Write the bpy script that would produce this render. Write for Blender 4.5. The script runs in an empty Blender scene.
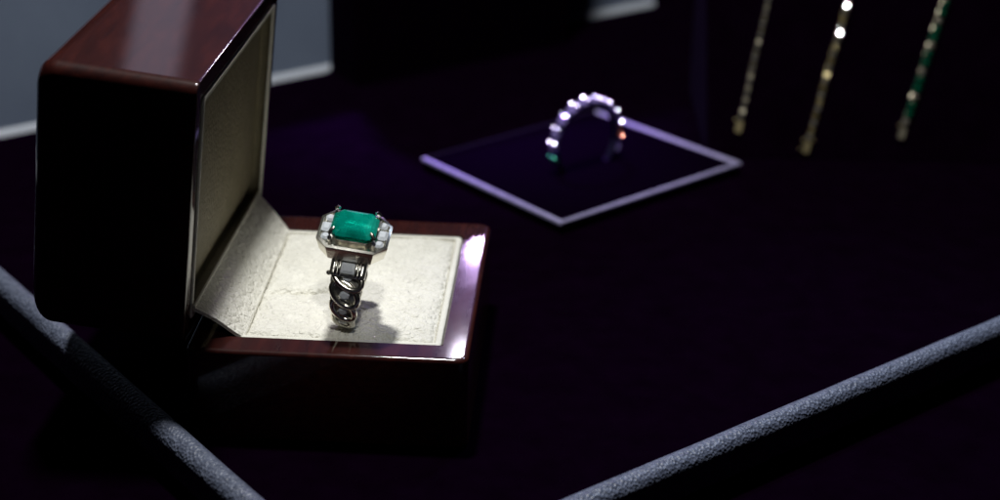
import bpy, math, random
from mathutils import Matrix, Vector, noise

# ------------------------------------------------------------------ units: everything below is written in cm
CM = 0.01
R = math.radians
PI = math.pi
sc = bpy.context.scene
COL = sc.collection

# ================================================================== camera
cam_d = bpy.data.cameras.new("camera"); cam = bpy.data.objects.new("camera", cam_d); COL.objects.link(cam)
cam_d.sensor_width = 36.0
cam_d.lens = 65.34
cam_d.clip_start = 0.01; cam_d.clip_end = 50
cam.matrix_world = (Matrix.Translation((0, 0, 20.9*CM)) @ Matrix.Rotation(R(90-24.127), 4, 'X')
                    @ Matrix.Rotation(R(1.093), 4, 'Z'))
cam_d.dof.use_dof = True
cam_d.dof.focus_distance = 0.408
cam_d.dof.aperture_fstop = 10.2
sc.camera = cam

# ================================================================== world and exposure
w = bpy.data.worlds.new("World"); sc.world = w; w.use_nodes = True
w.node_tree.nodes["Background"].inputs[0].default_value = (0.45, 0.40, 0.75, 1)
w.node_tree.nodes["Background"].inputs[1].default_value = 0.0015
sc.view_settings.view_transform = 'Standard'
sc.view_settings.look = 'None'
sc.view_settings.exposure = 0.0
sc.view_settings.gamma = 1.0
sc.view_settings.use_curve_mapping = False
sc.cycles.max_bounces = 10
sc.cycles.transmission_bounces = 10
sc.cycles.caustics_reflective = True
sc.cycles.sample_clamp_indirect = 6

# ================================================================== lamps of the showcase, and added fills
def aim(o, target):
    d = Vector(target)*CM - o.location
    o.rotation_euler = d.to_track_quat('-Z', 'Y').to_euler()

def area(name, loc, target, size, power, color, sy=None, spread=180):
    d = bpy.data.lights.new(name, 'AREA'); d.energy = power; d.color = color
    d.size = size*CM
    d.shape = 'DISK'
    if sy: d.shape = 'RECTANGLE'; d.size_y = sy*CM
    d.spread = R(spread)
    o = bpy.data.objects.new(name, d); COL.objects.link(o); o.location = Vector(loc)*CM; aim(o, target)
    return o

def spot(name, loc, target, radius, power, color, angle, blend=.6):
    d = bpy.data.lights.new(name, 'SPOT'); d.energy = power; d.color = color
    d.shadow_soft_size = radius*CM; d.spot_size = R(angle); d.spot_blend = blend
    o = bpy.data.objects.new(name, d); COL.objects.link(o); o.location = Vector(loc)*CM; aim(o, target)
    return o

area("showcase_lamp", (-6.2, 44.5, 62), (-4, 39.5, 2), 5.0, 2.6, (0.97, 0.98, 0.97), spread=150)
spot("purple_lamp", (0, 42, 46), (2.6, 52.6, 1), .6, 5.0, (0.72, 0.60, 1.0), 12, 1)
spot("back_lamp", (-1.3, 97.4, 26.4), (-0.5, 44, 2), .40, 1.0, (0.72, 0.50, 1.0), 26, .5)
spot("back_lamp", (-1.9, 88.7, 30.1), (-0.5, 40, 2), .30, 0.14, (0.9, 0.85, 1.0), 40, .5)
area("back_panel_lamp", (-15.0, 96, 30), (-8, 40, 7), 3.0, 0.0006, (0.75, 0.72, 0.95), sy=11, spread=60)
area("front_fill", (2, 8, 42), (-3.4, 37.4, 4), 3.0, .0022, (0.95, 0.95, 0.92), spread=7)  # added unseen fill that brightens the front of the emerald ring
area("back_glow_fill", (1.5, 97, 30), (-1, 41, 2), 17, .0042, (0.55, 0.34, 1.0), sy=14, spread=60)  # added unseen purple panel for the box rim to reflect
spot("cool_lamp", (20, 68, 46), (7.5, 36.8, 0), 2.0, 5.0, (0.60, 0.72, 1.0), 25, .9)
spot("purple_lamp", (-12, 80, 40), (-2.6, 59, 0), 1.2, 30.0, (0.40, 0.17, 1.0), 23, 1)

# ================================================================== materials
def S(c):   # sRGB 0-255 -> linear
    return tuple(((x/255+.055)/1.055)**2.4 if x > 10 else x/255/12.92 for x in c) + (1,)

class Mat:
    def __init__(s, name, base=(.5, .5, .5), rough=.5, metal=0, spec=.5, **kw):
        s.m = bpy.data.materials.new(name); s.m.use_nodes = True
        s.nt = s.m.node_tree; s.b = s.nt.nodes["Principled BSDF"]
        s.b.inputs["Base Color"].default_value = tuple(base)[:3]+(1,)
        s.b.inputs["Roughness"].default_value = rough
        s.b.inputs["Metallic"].default_value = metal
        s.b.inputs["Specular IOR Level"].default_value = spec
        for k, v in kw.items():
            s.b.inputs[k.replace('_', ' ')].default_value = v
        tc = s.nt.nodes.new("ShaderNodeTexCoord")
        mp = s.nt.nodes.new("ShaderNodeMapping"); mp.inputs["Scale"].default_value = (100, 100, 100)
        s.nt.links.new(tc.outputs["Object"], mp.inputs[0]); s.co = mp.outputs[0]
        s.last = None
    def noise(s, scale, detail=3, rough=.55, dist=0, stretch=None):
        n = s.nt.nodes.new("ShaderNodeTexNoise")
        n.inputs["Scale"].default_value = scale; n.inputs["Detail"].default_value = detail
        n.inputs["Roughness"].default_value = rough; n.inputs["Distortion"].default_value = dist
        co = s.co
        if stretch:
            m = s.nt.nodes.new("ShaderNodeMapping"); m.inputs["Scale"].default_value = stretch
            s.nt.links.new(co, m.inputs[0]); co = m.outputs[0]
        s.nt.links.new(co, n.inputs["Vector"]); return n.outputs["Fac"]
    def voro(s, scale, feature='F1'):
        n = s.nt.nodes.new("ShaderNodeTexVoronoi"); n.feature = feature
        n.inputs["Scale"].default_value = scale
        s.nt.links.new(s.co, n.inputs["Vector"]); return n.outputs["Distance"]
    def ramp(s, fac, stops):
        r = s.nt.nodes.new("ShaderNodeValToRGB"); e = r.color_ramp.elements
        while len(e) < len(stops): e.new(.5)
        for el, (p, c) in zip(e, stops):
            el.position = p; el.color = (tuple(c)+(1,))[:4] if not isinstance(c, (int, float)) else (c, c, c, 1)
        s.nt.links.new(fac, r.inputs[0]); return r.outputs[0]
    def bump(s, h, dist_cm, strength=1):
        b = s.nt.nodes.new("ShaderNodeBump"); b.inputs["Distance"].default_value = dist_cm*CM
        b.inputs["Strength"].default_value = strength
        s.nt.links.new(h, b.inputs["Height"])
        if s.last: s.nt.links.new(s.last, b.inputs["Normal"])
        s.last = b.outputs[0]; s.nt.links.new(s.last, s.b.inputs["Normal"])
        return s
    def to(s, out, sock): s.nt.links.new(out, s.b.inputs[sock]); return s

# black velvet of tray, ramp and pad
velvet = Mat("black_velvet", (.0022, .0009, .0030), .95, spec=.0, Sheen_Weight=.012, Sheen_Roughness=.4, Sheen_Tint=(.5, .3, 1, 1))
velvet.bump(velvet.noise(40, 4), .02, .6)
velvet.to(velvet.ramp(velvet.noise(1.2, 4), [(.3, (.0017, .00015, .0020)), (.75, (.0027, .0003, .0034))]), "Base Color")
velvet_purple = Mat("pad_velvet", (.0018, .0003, .0032), .9, spec=.0)
velvet_purple.bump(velvet_purple.noise(40, 4), .02, .6)

# grey blue pebbled leather of the tray rim
rimleather = Mat("pebbled_leather", (.10, .115, .16), .42, spec=.5)
cells = rimleather.voro(13)
rimleather.bump(cells, .035, .9)
rimleather.bump(rimleather.noise(30, 3), .01, .7)
rimleather.to(rimleather.ramp(rimleather.noise(6, 5, .65), [(.3, (.055, .065, .10)), (.75, (.16, .18, .25))]), "Base Color")

grey_panel = Mat("grey_board", (.15, .17, .22), .6, spec=.3)
grey_panel.to(grey_panel.ramp(grey_panel.noise(.25, 4), [(.3, (.17, .21, .30)), (.75, (.23, .28, .38))]), "Base Color")
grey_panel.bump(grey_panel.noise(25, 3), .006, .5)

# lacquered mahogany
wood = Mat("lacquered_mahogany", (.09, .012, .006), .6, spec=.1, Coat_Weight=.8, Coat_Roughness=.05, Coat_IOR=1.5)
grain = wood.noise(2.2, 6, .6, .6, (1.6, .25, 3.0))
wood.to(wood.ramp(grain, [(.25, (.012, .0010, .0012)), (.5, (.027, .0036, .0024)), (.8, (.052, .008, .0045))]), "Base Color")
cr = wood.ramp(wood.noise(1.3, 6, .7), [(.35, .06), (.8, .09)]); wood.to(cr, "Coat Roughness")
wood.bump(wood.noise(1.0, 2), .006, .5)

# cream crinkled leatherette
def cream_mat(name, c0, c1, crink=1.0):
    m = Mat(name, c1, .62, spec=.3)
    wp = m.nt.nodes.new("ShaderNodeTexNoise"); wp.inputs["Scale"].default_value = 5; wp.inputs["Detail"].default_value = 2
    m.nt.links.new(m.co, wp.inputs["Vector"])
    mx = m.nt.nodes.new("ShaderNodeMix"); mx.data_type = 'VECTOR'; mx.inputs[0].default_value = .12
    m.nt.links.new(m.co, mx.inputs[4]); m.nt.links.new(wp.outputs["Color"], mx.inputs[5])
    keep = m.co; m.co = mx.outputs[1]
    v = m.voro(6.2, 'DISTANCE_TO_EDGE'); v2 = m.voro(15)
    m.co = keep
    e = m.ramp(v, [(.0, 0), (.32, 1)])
    n = m.noise(2.2, 4, .6, .2)
    m.bump(n, .075*crink, .8)
    m.bump(e, .030*crink, .85)
    m.bump(v2, .018*crink, .6)
    m.bump(m.noise(28, 3), .012, .6)
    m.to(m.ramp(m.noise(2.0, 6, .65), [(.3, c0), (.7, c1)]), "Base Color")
    return m
cream = cream_mat("cream_leatherette", (.66, .64, .56), (.77, .75, .67))
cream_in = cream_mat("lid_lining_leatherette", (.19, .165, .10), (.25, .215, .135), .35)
cream_edge = cream_mat("cream_piping", (.68, .66, .58), (.76, .74, .66), .3)

# jewellery metals
silver = Mat("white_gold", (.82, .79, .70), .22, metal=1); silver.bump(silver.noise(14, 3), .004, .5)
oxid = Mat("darkened_white_gold", (.62, .60, .55), .34, metal=1); oxid.bump(oxid.noise(10, 4), .01, .6)
oxid.to(oxid.ramp(oxid.noise(9, 4), [(.35, (.28, .27, .25)), (.65, (.80, .78, .72))]), "Base Color")
orange_flash_tint = Mat("claws_orange_flash_tint", (1.0, .42, .24), .25, metal=1)  # orange fire of a stone put into the claw colour
green_flash_tint = Mat("claws_green_flash_tint", (.02, .13, .08), .3, metal=1)  # green fire of a stone put into the claw colour
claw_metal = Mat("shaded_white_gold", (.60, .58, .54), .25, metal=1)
gold = Mat("yellow_gold", (.45, .37, .20), .35, metal=1); gold.bump(gold.noise(14, 2), .004, .5)
dullgold = Mat("pale_gold", (.36, .32, .24), .4, metal=1)
platinum = Mat("platinum", (.80, .76, .92), .25, metal=1)

def gem(name, col, trans, rough=.03, ior=2.0, cloudy=None):
    m = Mat(name, col, rough, spec=.8, Transmission_Weight=trans, IOR=ior)
    if cloudy:
        n = m.noise(*cloudy[0])
        m.to(m.ramp(n, cloudy[1]), "Base Color")
    return m
emerald = gem("emerald", (.0, .40, .26), .5, .04, 1.58,
              ((1.5, 3, .5, .3, (1, 1, 1)), [(.3, (.0, .15, .11)), (.5, (.001, .33, .245)), (.7, (.03, .60, .45))]))
emerald_small = gem("small_emerald", (.0, .075, .04), .3, .05, 1.58)
diamond = gem("diamond", (.82, .86, .92), .35, .02, 2.2)
diamond_lilac = gem("diamond_pave", (.46, .38, .75), .6, .03, 2.2)
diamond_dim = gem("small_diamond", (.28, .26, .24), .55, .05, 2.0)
fire_orange = gem("diamond_orange_flash_tint", (1.0, .30, .12), .1, .05, 2.0)  # stone coloured orange in place of a dispersion flash
fire_green = gem("diamond_green_flash_tint", (.05, .35, .22), .1, .05, 2.0)  # stone coloured green in place of a dispersion flash

trim_mat = Mat("satin_lilac_trim", (.52, .50, .62), .35, metal=.3, spec=.5)
trim_mat.to(trim_mat.ramp(trim_mat.noise(3, 5, .7), [(.3, (.36, .33, .54)), (.7, (.54, .50, .78))]), "Base Color")
trim_dark = Mat("painted_shade_trim", (.012, .006, .03), .6, spec=.1)  # shade on the far left side put into the trim colour

# ================================================================== mesh helpers
class MB:
    def __init__(s): s.v = []; s.f = []
    def add(s, vs, fs, M=None):
        o = len(s.v)
        s.v += [tuple(M @ Vector(v)) if M else tuple(v) for v in vs]
        s.f += [tuple(i+o for i in f) for f in fs]
        return s
    def loft(s, loops, cap0=True, cap1=True, M=None, closed=True):
        n = len(loops[0]); vs = [p for l in loops for p in l]; fs = []
        for k in range(len(loops)-1):
            for i in range(n if closed else n-1):
                j = (i+1) % n
                fs.append((k*n+i, k*n+j, (k+1)*n+j, (k+1)*n+i))
        if cap0: fs.append(tuple(reversed(range(n))))
        if cap1: fs.append(tuple((len(loops)-1)*n+i for i in range(n)))
        return s.add(vs, fs, M)
    def box(s, x0, x1, y0, y1, z0, z1, M=None):
        vs = [(x, y, z) for z in (z0, z1) for y in (y0, y1) for x in (x0, x1)]
        return s.add(vs, [(0, 2, 3, 1), (4, 5, 7, 6), (0, 1, 5, 4), (2, 6, 7, 3), (0, 4, 6, 2), (1, 3, 7, 5)], M)
    def tube(s, pts, rad, n=10, closed=False, flat=1.0, up=None, M=None):
        loops = []; N = len(pts); P = [Vector(p) for p in pts]
        for i, p in enumerate(P):
            a = P[(i-1) % N] if closed or i > 0 else p
            b = P[(i+1) % N] if closed or i < N-1 else p
            t = (b-a).normalized()
            u = up if up is not None else Vector((0, 0, 1))
            if callable(up): u = up(i)
            x = t.cross(u)
            if x.length < 1e-4: x = t.cross(Vector((1, 0, 0)))
            x.normalize(); y = x.cross(t).normalized()
            r = rad(i/(N-1)) if callable(rad) else rad
            loops.append([p + x*r*math.cos(2*PI*k/n) + y*r*flat*math.sin(2*PI*k/n) for k in range(n)])
        if closed: loops.append(loops[0])
        return s.loft(loops, not closed, not closed, M)
    def ball(s, c, r, n=10, M=None, sz=1):
        loops = []
        for k in range(1, n//2+1):
            a = PI*k/(n//2+1)
            loops.append([(c[0]+r*math.sin(a)*math.cos(2*PI*i/n), c[1]+r*math.sin(a)*math.sin(2*PI*i/n), c[2]-r*sz*math.cos(a)) for i in range(n)])
        return s.loft(loops, True, True, M)

def mesh_of(mb, mat, sharp=32):
    me = bpy.data.meshes.new("mesh")
    me.from_pydata([tuple(c*CM for c in v) for v in mb.v], [], mb.f)
    me.materials.append(mat.m if isinstance(mat, Mat) else mat)
    if sharp is not None:
        for p in me.polygons: p.use_smooth = True
        me.set_sharp_from_angle(angle=R(sharp))
    me.update(); me.validate()
    return me

def part(name, mb, mat, parent=None, sharp=32, bevel=0, loc=(0, 0, 0), seg=3):
    me = mb if isinstance(mb, bpy.types.Mesh) else mesh_of(mb, mat, sharp)
    o = bpy.data.objects.new(name, me); COL.objects.link(o)
    me.name = name
    o.location = Vector(loc)*CM
    if parent: o.parent = parent
    if mat is wood:
        wn = o.modifiers.new('weighted_normals', 'WEIGHTED_NORMAL'); wn.keep_sharp = True; wn.weight = 100
    if bevel:
        b = o.modifiers.new("bevel", 'BEVEL'); b.width = bevel*CM; b.segments = seg; b.limit_method = 'ANGLE'; b.angle_limit = R(40)
    return o

def thing(name, label, cat, loc=(0, 0, 0), M=None, group=None):
    o = bpy.data.objects.new(name, None); COL.objects.link(o)
    o.empty_display_size = .01
    o.location = Vector(loc)*CM
    if M is not None: o.matrix_world = Matrix.Translation(Vector(loc)*CM) @ M
    tag(o, label, cat, group); return o

def tag(o, label, cat, group=None):
    o["label"] = label; o["category"] = cat
    if group: o["group"] = group

def rrect(x0, x1, y0, y1, r, z, n=6):
    r = max(r, 1e-4); out = []
    for cx, cy, a0 in ((x1-r, y0+r, -90), (x1-r, y1-r, 0), (x0+r, y1-r, 90), (x0+r, y0+r, 180)):
        for k in range(n+1):
            a = R(a0+90*k/n); out.append((cx+r*math.cos(a), cy+r*math.sin(a), z))
    return out

def octagon(w, d, c, z, cx=0, cy=0):
    a, b = w/2, d/2
    return [(cx+x, cy+y, z) for x, y in ((a, -b+c), (a, b-c), (a-c, b), (-a+c, b), (-a, b-c), (-a, -b+c), (-a+c, -b), (a-c, -b))]

# ================================================================== the setting
mb = MB().box(-400, 400, -100, 500, -1.5, -.4)
g = part("counter_surface", mb, velvet, sharp=None); g["kind"] = "structure"

HB = 2.3
# display tray: black lining with a padded rim along its two near sides and its far side
CX, CY = -1.95, 29.2   # mitred near corner (out of frame)
def line_int(p, q, r, s):
    x1, y1 = p; x2, y2 = q; x3, y3 = r; x4, y4 = s
    d = (x1-x2)*(y3-y4)-(y1-y2)*(x3-x4)
    a = x1*y2-y1*x2; b = x3*y4-y3*x4
    return ((a*(x3-x4)-(x1-x2)*b)/d, (a*(y3-y4)-(y1-y2)*b)/d)
RL = ((-13.09, 43.15), (-4.66, 31.88)); RR = ((1.28, 32.17), (12.68, 41.35))
corner = line_int(*RL, *RR)
dL = (Vector(RL[0])-Vector(corner)).normalized(); dR = (Vector(RR[1])-Vector(corner)).normalized()
tray = thing("display_tray", "large black lined display tray with padded grey blue leather rim under the jewellery", "tray", (corner[0], corner[1], 0))
# the silhouettes measured above are the inner upper edges of the rolls; put the roll centre half a width outside
nL = Vector((-dL.y, dL.x)); nL = nL if nL.dot(dR) < 0 else -nL
nR = Vector((-dR.y, dR.x)); nR = nR if nR.dot(dL) < 0 else -nR
def rim_roll(d, n, other, L, hw=.31, h=.92, off=.22):
    # cross-section across n (outward positive), mitred at the corner against the other arm
    prof = []
    for k in range(25):
        a = PI*k/24
        prof.append((math.cos(a)*hw, .58 + (h-.58)*math.sin(a)))
    prof = [(hw, 0)] + prof + [(-hw, 0)]
    bis = (d+other).normalized()
    loops = []; N = 120
    for i in range(N+1):
        t = L*(i/N)**1.5
        loop = []
        for (u, z) in prof:
            uu = off+u
            base = n*uu
            # mitre: at the start the section lies on the bisector plane
            s0 = base.dot(d)
            # distance along d where the offset line meets the bisector line
            pt = base
            bn = Vector((-bis.y, bis.x))
            k = -pt.dot(bn)/d.dot(bn)
            p = pt + d*(k*(1-i/N) + t) if i < N else pt + d*t
            wob = .012*noise.noise(Vector((p.x*.8, p.y*.8, z)))
            loop.append((p.x, p.y, z+wob))
        loops.append(loop)
    return MB().loft(loops, True, True, closed=True)
part("rim", rim_roll(dL, nL, dR, 26), rimleather, tray, 50)
part("rim", rim_roll(dR, nR, dL, 42), rimleather, tray, 50)
# lining: parallelogram sheet between the rims
a_, b_ = dR*46, dL*29
mb = MB(); q = [Vector((0, 0)), a_, a_+b_, b_]
mb.loft([[(p.x, p.y, -.38) for p in q], [(p.x, p.y, 0) for p in q]])
part("lining", mb, velvet, tray, None)

# grey board behind the tray, with its pale ledge
P0 = Vector((-16.18, 54.74)); P1 = Vector((6.08, 71.1)); dP = (P1-P0).normalized(); nP = Vector((dP.y, -dP.x))
board = thing("grey_back_board", "upright grey board with a paler ledge along its foot behind the display", "board", (P0.x, P0.y, 0))
A = -12; B = 27.6
def along(t, o, z): p = dP*t + nP*o; return (p.x, p.y, z)
mb = MB().loft([[along(A, -.05, -.39), along(B, -.05, -.39), along(B, -1.0, -.39), along(A, -1.0, -.39)],
                [along(A, -.75, 9), along(B, -.75, 9), along(B, -1.8, 9), along(A, -1.8, 9)]])
part("panel", mb, grey_panel, board, None, .06)
mb = MB().loft([[along(A, .0, -.39), along(B, .0, -.39), along(B, -.04, -.39), along(A, -.04, -.39)],
                [along(A, .0, .15), along(B, .0, .15), along(B, -.04, .15), along(A, -.04, .15)],
                [along(A, -.28, .42), along(B, -.28, .42), along(B, -.32, .42), along(A, -.32, .42)]])
lg = Mat("pale_ledge", (.62, .66, .74), .5)
part("ledge", mb, lg, board, 60)

# black upright display block that hides the middle of the board
blk = thing("display_block", "tall black velvet display block standing in front of the grey back board", "display block", (-1.2, 64.0, 0), Matrix.Rotation(math.atan2(dP.y, dP.x), 4, 'Z'))
mb = MB().loft([rrect(-5.25, 4.2, -.6, 1.5, .3, 0), rrect(-5.25, 4.2, -.6, 1.5, .3, 11.6), rrect(-5.1, 4.05, -.45, 1.35, .2, 11.8)])
part("body", mb, velvet, blk)
mb = MB().loft([rrect(-5.35, 4.3, -.7, 1.65, .3, -.38), rrect(-5.35, 4.3, -.7, 1.65, .3, .05)])
part("foot", mb, velvet, blk)

# ------------------------------------------------------------------ square pad with trim (second ring stands on it)
PZ = .4
pc = [Vector((-2.51, 52.74)), Vector((1.73, 47.81)), Vector((7.49, 52.83)), Vector((3.13, 57.48))]  # left, near, right, far
pcen = sum(pc, Vector((0, 0)))/4
pad = thing("display_pad", "square black velvet pad edged in pale lilac trim under the stone set ring", "display pad", (pcen.x, pcen.y, 0))
pl = [p-pcen for p in pc]
def inset(d):
    out = []
    for p in pl: out.append(p*(1-d/ p.length*1.25))
    return out
def plp(d, z): return [(p.x, p.y, z) for p in inset(d)]
mb = MB().loft([plp(.06, 0), plp(.06, PZ-.10), plp(.20, PZ-.04), plp(.30, PZ-.03)])
part("velvet_top", mb, velvet_purple, pad, 30)
def trim(i, j, mat, wd=.17):
    o, n_, h = inset(0), inset(wd), PZ
    a, b, c, d = o[i], o[j], n_[j], n_[i]
    e = .05
    oo = inset(e); ii = inset(wd-e)
    m = MB().loft([[(a.x, a.y, h-.12), (b.x, b.y, h-.12), (c.x, c.y, h-.12), (d.x, d.y, h-.12)],
                   [(a.x, a.y, h-.05), (b.x, b.y, h-.05), (c.x, c.y, h-.05), (d.x, d.y, h-.05)],
                   [(oo[i].x, oo[i].y, h), (oo[j].x, oo[j].y, h), (ii[j].x, ii[j].y, h), (ii[i].x, ii[i].y, h)]])
    o = part("trim", m, mat, pad, 20); return o
trim(0, 1, trim_mat); trim(1, 2, trim_mat, .16); trim(2, 3, trim_mat, .26)
t4 = trim(3, 0, trim_dark, .10); t4["label"] = "trim on the far left side, shade painted into its dark colour"

# ================================================================== ring box
BA = -.053
box = thing("ring_box", "open lacquered mahogany ring box lined in cream leatherette holding the emerald ring", "ring box", (-6.231, 35.793, 0), Matrix.Rotation(BA, 4, 'Z'))
X0, X1, Y0, Y1 = -.74, 5.586, 0, 7.72
CX0, CX1, CY0, CY1 = .30, 4.91, .76, 6.86         # cushion well
# base: outer shell with a well
lo = [rrect(X0+.1, X1-.1, Y0+.1, Y1-.1, .25, 0), rrect(X0, X1, Y0, Y1, .28, .1), rrect(X0, X1, Y0, Y1, .28, HB-.10)]
for k in range(1, 6):
    a = PI/2*k/5; e = .10*(1-math.cos(a)); lo.append(rrect(X0+e, X1-e, Y0+e, Y1-e, .28-e*.6, HB-.10+.10*math.sin(a)))
WL = CX0-.25
lo += [rrect(X0+.12, X1-.12, Y0+.12, Y1-.12, .2, HB), rrect(WL-.06, CX1+.08, CY0-.08, CY1+.08, .12, HB), rrect(WL-.04, CX1+.06, CY0-.06, CY1+.06, .10, HB), rrect(WL, CX1+.02, CY0-.02, CY1+.02, .08, HB-.04), rrect(WL, CX1+.02, CY0-.02, CY1+.02, .08, HB-.7)]
part("base", MB().loft(lo), wood, box, 40)
# cushion: dense grid, pillow profile, creases and a dent
def cushion_grid(x0, x1, y0, y1, nx, ny, fn, zb):
    m = MB(); vs = []; fs = []
    for j in range(ny+1):
        for i in range(nx+1):
            x = x0+(x1-x0)*i/nx; y = y0+(y1-y0)*j/ny
            vs.append((x, y, fn(x, y)))
    for j in range(ny):
        for i in range(nx):
            a = j*(nx+1)+i; fs.append((a, a+1, a+nx+2, a+nx+1))
    # skirt
    ring = [i for i in range(nx+1)] + [j*(nx+1)+nx for j in range(1, ny+1)] + [ny*(nx+1)+i for i in range(nx-1, -1, -1)] + [j*(nx+1) for j in range(ny-1, 0, -1)]
    o = len(vs)
    for r_ in ring: vs.append((vs[r_][0], vs[r_][1], zb))
    n = len(ring)
    for k in range(n):
        l = (k+1) % n; fs.append((ring[l], ring[k], o+k, o+l))
    return m.add(vs, fs)
def fbm(x, y, s, seed=0): return noise.fractal(Vector((x*s+seed, y*s, seed*.7)), .9, 2.1, 4)
RX, RY = None, None
def cush_z(x, y):
    ex = min(x-(CX0+.17), (CX1-.17)-x); ey = min(y-(CY0+.17), (CY1-.17)-y); e = max(0, min(ex, ey))
    z = HB-.12 + .13*(1-math.exp(-e/.10))
    z += .035*fbm(x, y, 1.1) + .018*fbm(x, y, 3.2, 5) + .012*fbm(x*1.0, y*1.6, 6.5, 9)
    # pressed crease left of the ring
    dx, dy = x-1.35, y-3.18-.12*(x-1.35)
    z -= .15*math.exp(-(dy/.09)**2)*max(0, 1-(abs(dx)/.85)**2)**.5 if abs(dx) < .85 else 0
    z += .03*math.exp(-((dy-.2)/.16)**2)*math.exp(-(dx/.7)**2)
    # the dent the ring sinks into
    z -= .06*math.exp(-(((x-2.72)/.30)**2+((y-1.85)/.50)**2)) - .03*math.exp(-((math.hypot((x-2.72)/.5, (y-1.85)/.75)-1)/.3)**2)
    return z
part("cushion", cushion_grid(CX0+.17, CX1-.17, CY0+.15, CY1-.15, 150, 190, cush_z, HB-.6), cream, box, None).data.shade_smooth()
# cream border round the cushion
bl = [rrect(CX0, CX1, CY0, CY1, .10, HB-.5), rrect(CX0, CX1, CY0, CY1, .10, HB-.07), rrect(CX0+.03, CX1-.03, CY0+.03, CY1-.03, .10, HB-.035),
      rrect(CX0+.12, CX1-.12, CY0+.12, CY1-.12, .06, HB-.035), rrect(CX0+.155, CX1-.155, CY0+.14, CY1-.14, .05, HB-.07), rrect(CX0+.16, CX1-.16, CY0+.145, CY1-.145, .05, HB-.5)]
part("cushion_border", MB().loft(bl, False, False), cream_edge, box, 50)

# lid: opened, leaning 6 degrees towards the base.  local (y along box, h up, t backwards)
LEAN = R(6.0); LH, LT = 6.20, 3.58
hx = -.72
lid_M = Matrix.Translation((hx-.06, .10, HB)) @ Matrix.Rotation(R(-2.2), 4, "Z") @ Matrix(((math.sin(LEAN), 0, -math.cos(LEAN), 0), (0, 1, 0, 0), (math.cos(LEAN), 0, math.sin(LEAN), 0), (0, 0, 0, 1)))
# columns map local (h, y, t): x' = h*sin - t*cos
def LP(h, y, t): return tuple(lid_M @ Vector((h, y, t)))
def lloop(h0, h1, y0, y1, r, t, n=8): return [LP(x, y, t) for x, y, _ in rrect(h0, h1, y0, y1, r, 0, n)]
LD = 8.1
lo = []
T_ = .46
# cavity floor outwards
lo.append(lloop(T_, LH-T_, T_, LD-T_, .12, LT-.55))
lo.append(lloop(T_, LH-T_, T_, LD-T_, .12, .06))
lo.append(lloop(T_-.06, LH-T_+.06, T_-.06, LD-T_+.06, .14, 0.0))
lo.append(lloop(.06, LH-.06, .06, LD-.06, .22, 0.0))
lo.append(lloop(.015, LH-.015, .015, LD-.015, .25, .02))
lo.append(lloop(0, LH, 0, LD, .27, .08))
RB = .55
lo.append(lloop(0, LH, 0, LD, .30, LT-RB))
for k in range(1, 9):
    a = PI/2*k/8; e = RB*(1-math.cos(a)); lo.append(lloop(e, LH-e, e, LD-e, max(.30-e*.3, .1)+e*.35, LT-RB+RB*math.sin(a)))
lid = part("lid", MB().loft(lo), wood, box, 40)
# lid lining: pale lip plus walls, then padded back
c = T_
ll = [lloop(c-.02, LH-c+.02, c-.02, LD-c+.02, .14, -.005), lloop(c+.01, LH-c-.01, c+.01, LD-c-.01, .12, -.045), lloop(c+.10, LH-c-.10, c+.10, LD-c-.10, .10, -.045),
      lloop(c+.14, LH-c-.14, c+.14, LD-c-.14, .10, .02)]
part("lip", MB().loft(ll, False, False), cream_edge, lid, 50)
ll = [lloop(c+.04, LH-c-.04, c+.04, LD-c-.04, .12, -.02), lloop(c+.05, LH-c-.05, c+.05, LD-c-.05, .12, .22), lloop(c+.10, LH-c-.10, c+.10, LD-c-.10, .2, .26)]
for k in range(1, 5):
    e = .10+.45*k; ll.append(lloop(c+e, LH-c-e, c+e, LD-c-e, .2, .26-.05*k**.5))
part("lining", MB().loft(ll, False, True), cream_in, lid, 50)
# flap bridging lid and cushion
def flap(thk=.08):
    m = MB(); loops = []; N = 40
    for j in range(N+1):
        y = .50 + (7.25-.50)*j/N
        loop = []
        prof = []
        for k in range(15):
            s = k/14
            x = -.60 + (CX0+.14+.60)*s
            z = HB + .78*(1-s)**1.25 + .10*math.sin(PI*s) - .05*s
            yy = y - (0.0)*s
            # narrows where it dives into the base
            yc = (CY0+CY1)/2; f = 1 - s*(1-(CY1-CY0)/(7.25-.50)); yy = yc + (y-yc)*f
            prof.append((x+.03*(1-s)*y, yy, z + .02*fbm(x, yy, 1.6, 3)))
        loop = prof + [(x-.02, yy, z-thk) for x, yy, z in reversed(prof)]
        loops.append(loop)
    return m.loft(loops)
part("hinge_flap", flap(), cream, box, 50)
pts = [(-.60+.03*(.50+6.75*j/20), .50+6.75*j/20, HB+.80) for j in range(21)]
part("piping", MB().tube(pts, .035, 8), cream_edge, box.children[-1], 50)
# small catch lug on the lid rim
m = MB().box(LH-.10, LH-.02, 3.8, 4.2, -.03, .02)
m.v = [tuple(lid_M @ Vector(v)) for v in m.v]

# ================================================================== emerald ring
RR_ = 1.10
G = Vector((-3.50, 37.42, HB+.0))
ringM = Matrix.Rotation(R(7), 4, 'Y') @ Matrix.Rotation(R(-5), 4, 'Z') @ Matrix.Rotation(R(20), 4, 'X')
cen = G + Vector((.14, 0, RR_-.06))
er = thing("emerald_ring", "white gold ring with a large rectangular green emerald standing on the cream cushion", "ring", cen, ringM)
def rp(a, r, x=0):   # a measured from the head (+Z) towards the viewer (-Y)
    return Vector((x, -math.sin(a)*r, math.cos(a)*r))
def wid(a):          # half width of the shank
    t = abs(((a+PI) % (2*PI))-PI)/PI
    return .49 - .42*t**1.4
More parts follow.
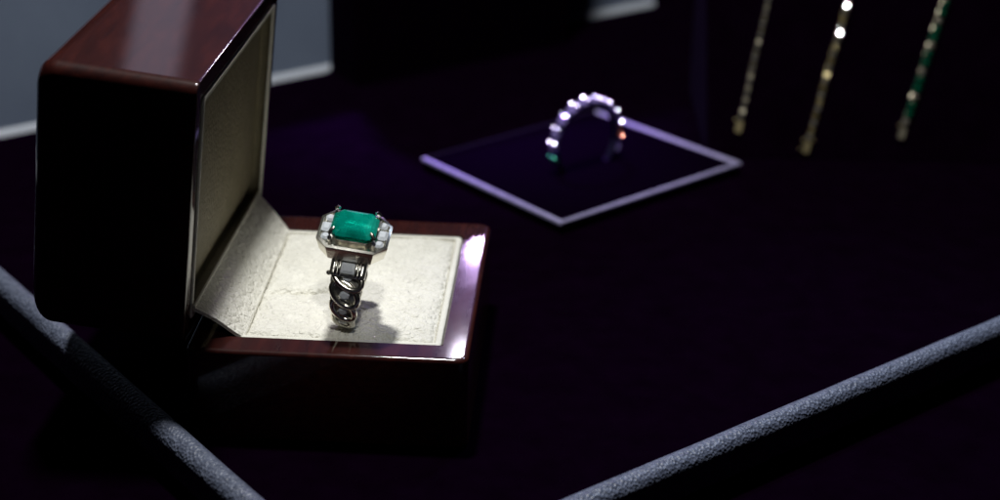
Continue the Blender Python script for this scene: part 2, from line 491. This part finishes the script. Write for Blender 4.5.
# inner sleeve
loops = []; N = 96
for i in range(N):
    a = 2*PI*i/N; wv = wid(a)*.86
    loops.append([rp(a, .88, -wv), rp(a, .88, wv), rp(a, .985, wv), rp(a, .985, -wv)])
loops.append(loops[0])
shank = part("shank", MB().loft(loops, False, False), oxid, er, 40)
# curb links round the shank
def link_mesh(a0, da, wv, flip):
    pts = []; K = 28
    for k in range(K):
        t = 2*PI*k/K
        u = math.cos(t)*da*.86; v = math.sin(t)*wv*.80
        sk = .55*flip
        a = a0 + u + sk*v*.55
        r = 1.035 + .036*math.sin(t+.9) * 1.0
        pts.append(rp(a, r, v + .10*u*flip))
    return MB().tube(pts, .070, 8, True, .85, up=lambda i: Vector(pts[i]).normalized())
da = R(17)
angs = [R(42)+i*R(23) for i in range(13)]
for i, a in enumerate(angs):
    part("link", link_mesh(a, da, wid(a), 1), silver, shank, 60)
for i, a in enumerate(angs[:-1]):
    am = a + R(1)
    m = MB(); c_ = rp(am, 1.03); Mx = Matrix.Translation(c_) @ Matrix.Rotation(am, 4, 'X')
    rr = .115
    m.loft([[(rr*.4*math.cos(2*PI*k/8), rr*.4*math.sin(2*PI*k/8), -.04) for k in range(8)],
            [(rr*math.cos(2*PI*k/8+.2), rr*math.sin(2*PI*k/8+.2), .02) for k in range(8)],
            [(rr*.6*math.cos(2*PI*k/8), rr*.6*math.sin(2*PI*k/8), .055) for k in range(8)]], M=Mx)
    part("diamond", m, diamond, shank, None)
# shoulders: baguette in a barred mount, front and back
for sgn in (1, -1):
    a = sgn*R(33); Mx = Matrix.Translation(rp(a, 1.05)) @ Matrix.Rotation(a, 4, 'X')
    m = MB().loft([rrect(-.36, .36, -.17, .17, .06, -.20), rrect(-.40, .40, -.20, .20, .06, -.05), rrect(-.40, .40, -.20, .20, .06, .07), rrect(-.36, .36, -.16, .16, .05, .10),
                   rrect(-.33, .33, -.13, .13, .04, .05)], M=Mx)
    sh = part("shoulder", m, oxid, er, 35)
    m = MB()
    for x in (-.27, -.19, .19, .27):
        m.tube([Mx @ Vector((x, -.19, .06)), Mx @ Vector((x, -.10, .135)), Mx @ Vector((x, .10, .135)), Mx @ Vector((x, .19, .06))], .035, 8)
    part("bar", m, silver, sh, 50)
    m = MB().loft([rrect(-.15, .15, -.12, .12, .02, .03), rrect(-.16, .16, -.13, .13, .02, .09), rrect(-.10, .10, -.07, .07, .02, .13)], M=Mx)
    part("baguette", m, diamond, sh, None)
# head: octagonal bezel
HZ = 1.10
def hz(z): return HZ+z
W_, D_ = 1.60, 1.24
bz = [octagon(W_-.95, D_-.6, .18, hz(-.34)), octagon(W_-.50, D_-.40, .24, hz(-.14)), octagon(W_-.14, D_-.12, .25, hz(.02)), octagon(W_-.04, D_-.04, .26, hz(.26)), octagon(W_, D_, .27, hz(.36)), octagon(W_, D_, .27, hz(.40)),
      octagon(W_-.11, D_-.11, .255, hz(.424)), octagon(W_-.13, D_-.13, .25, hz(.415)), octagon(W_-.16, D_-.16, .24, hz(.36)), octagon(W_-.2, D_-.2, .22, hz(.35))]
head = part("bezel", MB().loft(bz), silver, er, 25)
# four claws and the collet
col_ = MB().loft([octagon(.80, .62, .12, hz(.30)), octagon(.96, .80, .14, hz(.47)), octagon(.90, .74, .14, hz(.47)), octagon(.7, .55, .12, hz(.34))])
part("collet", col_, oxid, head, 25)
EW, ED = 1.02, .84
for sx in (-1, 1):
    for sy in (-1, 1):
        x, y = sx*(EW/2-.055), sy*(ED/2-.055)
        pts = [(x*1.02, y*1.02, hz(.34)), (x*1.09, y*1.10, hz(.50)), (x*1.08, y*1.10, hz(.64)), (x*.99, y*.99, hz(.735)), (x*.90, y*.88, hz(.745))]
        part("claw", MB().tube(pts, lambda t: .055-.018*t, 8), claw_metal, head, 60)
# emerald
cc = .15
em = [octagon(.34, .20, .05, hz(.26)), octagon(.70, .52, .10, hz(.40)), octagon(EW-.04, ED-.04, cc, hz(.56)), octagon(EW, ED, cc, hz(.59)), octagon(EW, ED, cc, hz(.61)),
      octagon(EW-.11, ED-.11, cc*.92, hz(.68)), octagon(EW-.24, ED-.23, cc*.8, hz(.73)), octagon(EW-.36, ED-.34, cc*.7, hz(.75))]
part("emerald", MB().loft(em), emerald, head, None)
# side diamonds: three steps each side
for sx in (-1, 1):
    for k, (yy, ww, hh) in enumerate(((-.30, .20, .20), (.0, .22, .30), (.30, .20, .20))):
        xc = sx*(.63 if k == 1 else .60)
        m = MB().loft([octagon(ww*.7, hh*.7, .03, hz(.35), xc, yy), octagon(ww, hh, .04, hz(.42), xc, yy), octagon(ww*.55, hh*.6, .03, hz(.47), xc, yy)])
        part("diamond", m, diamond, head, None)
# side stud on the gallery
part("stud", MB().ball((-.43, -.62, .72), .06, 10), oxid, er)

# ================================================================== second ring: half eternity
yaw = R(38)
er2 = thing("eternity_ring", "white half eternity ring of round stones standing in the black square pad", "ring", (2.58, 52.35, PZ+.78), Matrix.Rotation(yaw, 4, 'Z'))
R2 = 1.30
def q(a, r, y=0): return Vector((-math.sin(a)*r, y, math.cos(a)*r))
loops = []; N = 80
for i in range(N):
    a = 2*PI*i/N; loops.append([q(a, R2-.17, -.11), q(a, R2-.17, .11), q(a, R2-.10, .13), q(a, R2-.10, -.13)])
loops.append(loops[0])
band = part("band", MB().loft(loops, False, False), Mat("dark_platinum", (.12, .10, .18), .3, metal=1), er2, 40)
def brilliant(rr, M):
    m = MB(); n = 16
    m.loft([[(rr*.1*math.cos(2*PI*k/n), rr*.1*math.sin(2*PI*k/n), -.55*rr) for k in range(n)],
            [(rr*math.cos(2*PI*k/n+.1), rr*math.sin(2*PI*k/n+.1), 0) for k in range(n)],
            [(rr*.8*math.cos(2*PI*k/n+.3), rr*.8*math.sin(2*PI*k/n+.3), .22*rr) for k in range(n)],
            [(rr*.5*math.cos(2*PI*k/n), rr*.5*math.sin(2*PI*k/n), .36*rr) for k in range(n)]], M=M)
    return m
NS = 12
random.seed(4)
for k in range(NS):
    a = R(-108 + 214*k/(NS-1))
    Mx = Matrix.Translation(q(a, R2)) @ Matrix.Rotation(-a, 4, 'Y')
    mt = diamond_lilac
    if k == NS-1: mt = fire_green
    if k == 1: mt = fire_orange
    st = part("diamond", brilliant(.20, Mx), mt, er2, None)
    m = MB()
    for sx in (1,):
        for sy in (-1, 1):
            m.tube([Mx @ Vector((sx*.10, sy*.10, -.14)), Mx @ Vector((sx*.15, sy*.15, .0)), Mx @ Vector((sx*.13, sy*.13, .07))], .032, 6)
            bc = Mx @ Vector((sx*.13, sy*.13, .075)); m.ball(bc, .062, 8)
            # added flat on the claw tip, turned to flash lamp light at the camera
            wc = Vector((2.58, 52.35, PZ+.78)) + Matrix.Rotation(yaw, 3, 'Z') @ bc
            hv = ((Vector((0, 42, 46))-wc).normalized() + (Vector((0, 0, 20.9))-wc).normalized()).normalized()
            hl = Matrix.Rotation(-yaw, 3, 'Z') @ hv
            hl = (hl + Vector([random.uniform(-.05, .05) for _ in range(3)])).normalized()
            fr = random.choice((.016, .022, .028))
            Mq = Matrix.Translation(bc) @ hl.to_track_quat('Z', 'Y').to_matrix().to_4x4()
            m.loft([[(.05*math.cos(2*PI*i/8), .05*math.sin(2*PI*i/8), .02) for i in range(8)], [(fr*math.cos(2*PI*i/8), fr*math.sin(2*PI*i/8), .068) for i in range(8)]], M=Mq)
    part("claws", m, orange_flash_tint if k == 1 else green_flash_tint if k == NS-1 else platinum, er2, None)

# ================================================================== bracelets on a sloping black ramp
RAMP_Y, SL = 54.2, R(55)
ramp = thing("bracelet_ramp", "sloping black velvet ramp carrying the three bracelets", "display ramp", (14.3, RAMP_Y, 0))
rx0 = 6.55-14.3; rx1 = 12.0
prof = [(0, 0), (.35, 0.35*math.tan(SL)*.0)]
sec = [(0.0, 0), (10.5*math.cos(SL), 10.5*math.sin(SL)), (10.5*math.cos(SL)+.5, 10.5*math.sin(SL)), (10.5*math.cos(SL)+.5, 0)]
mb = MB().loft([[(rx0, y, z) for y, z in sec], [(rx1, y, z) for y, z in sec]])
part("ramp_body", mb, velvet, ramp, None, .08)

def on_ramp(x, s, up=0.0):   # s cm up the slope, x in world cm
    return Vector((x, RAMP_Y + s*math.cos(SL) - up*math.sin(SL), s*math.sin(SL) + up*math.cos(SL)))
TOPCUT = 10.2
def bracelet(name_label, p0, p1, kind):
    x0, s0 = p0; x1, s1 = p1
    base = on_ramp(x0, s0, 0)
    t = thing("bracelet", name_label, "bracelet", base, None, "bracelets hung in a row on the black ramp")
    k = (x1-x0)/(s1-s0)
    L = math.hypot(TOPCUT-s0, (TOPCUT-s0)*k); ux = k/math.hypot(1, k); us = 1/math.hypot(1, k)
    # local frame: X across, Y along, Z out of the ramp
    Yv = (on_ramp(x0+ux, s0+us)-on_ramp(x0, s0)).normalized(); Zv = Vector((0, -math.sin(SL), math.cos(SL))); Xv = Yv.cross(Zv).normalized()
    F = Matrix((Xv, Yv, Zv)).transposed().to_4x4()
    rnd = random.Random(int(x0*10))
    pitch = {'thin': .20, 'tennis': .24, 'emerald': .30}[kind]; n = int(L/pitch)
    def frame(i):
        return F @ Matrix.Translation((.008*math.sin(i*.5), pitch*(i+.5), .10)) @ Matrix.Rotation(rnd.uniform(-.12, .12), 4, 'Z') @ Matrix.Rotation(rnd.uniform(-.16, .16), 4, 'X') @ Matrix.Rotation(rnd.uniform(-.2, .2), 4, 'Y')
    K_ = Vector((-6.2, 44.5, 62)); V_ = Vector((0, 0, 20.9))
    for i in range(n):
        Mx = frame(i); wv = {'thin': .085, 'tennis': .105, 'emerald': .13}[kind]*rnd.uniform(.85, 1.1)
        h = pitch*.36
        m = MB().loft([rrect(-wv, wv, -h, h, .03, -.07, 3), rrect(-wv*1.05, wv*1.05, -h, h, .03, .02, 3), rrect(-wv*.8, wv*.8, -h*.8, h*.8, .03, .05, 3)], M=Mx)
        m.tube([Mx @ Vector((0, h*.8, -.03)), Mx @ Vector((0, pitch-h*.8, -.03))], .03, 6)
        mt = {'thin': dullgold, 'tennis': gold, 'emerald': dullgold}[kind]
        lk = part("link", m, mt, t, 40)
        spark = kind == 'tennis' and any(abs((s0 + us*pitch*(i+.5))-q_) < pitch*.5 for q_ in (4.15, 5.15))
        if kind == 'emerald' and i % 3 != 0:
            m = MB().loft([rrect(-.10, .10, -h*.95, h*.95, .03, .0, 2), rrect(-.12, .12, -h*1.05, h*1.05, .03, .07, 2), rrect(-.07, .07, -h*.6, h*.6, .02, .11, 2)], M=Mx)
            part("emerald", m, emerald_small, lk, None)
        elif spark:
            # a larger stone, its table turned so the showcase lamp flashes at the camera
            wc = base + (Mx @ Vector((0, 0, .10)))
            hv = ((K_-wc).normalized() + (V_-wc).normalized()).normalized()
            Mq = Matrix.Translation(Mx @ Vector((0, 0, .10))) @ hv.to_track_quat('Z', 'Y').to_matrix().to_4x4()
            part("diamond", brilliant(.085, Mq), diamond, lk, None)
        elif i % 2 == 0 or kind == 'emerald':
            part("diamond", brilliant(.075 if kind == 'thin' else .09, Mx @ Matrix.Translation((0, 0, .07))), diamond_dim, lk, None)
    # clasp at the lower end
    m = MB().loft([rrect(-.10, .10, -.42, -.02, .05, .0, 3), rrect(-.12, .12, -.44, .0, .05, .06, 3), rrect(-.10, .10, -.42, -.02, .05, .14, 3)], M=F)
    cl = part("clasp", m, gold if kind != 'emerald' else dullgold, t, 40)
    m = MB().ball(tuple(F @ Vector((-.17, -.02, .12))), .055, 10)
    if kind == 'tennis': m.ball(tuple(F @ Vector((.17, .05, .12))), .055, 10); m.ball(tuple(F @ Vector((-.2, -.35, .12))), .055, 10)
    part("bead", m, gold, cl)
    return t
#BRACELETS
bracelet("thin pale gold bracelet of tiny stones, nearest the square pad", (7.62, 1.22), (8.56, 5.31), 'thin')
bracelet("yellow gold stone set bracelet with two bright sparkles, between the other two bracelets", (9.79, .58), (11.16, 5.36), 'tennis')
bracelet("bracelet with green emeralds alternating with pale stones", (12.86, 1.10), (14.32, 5.42), 'emerald')
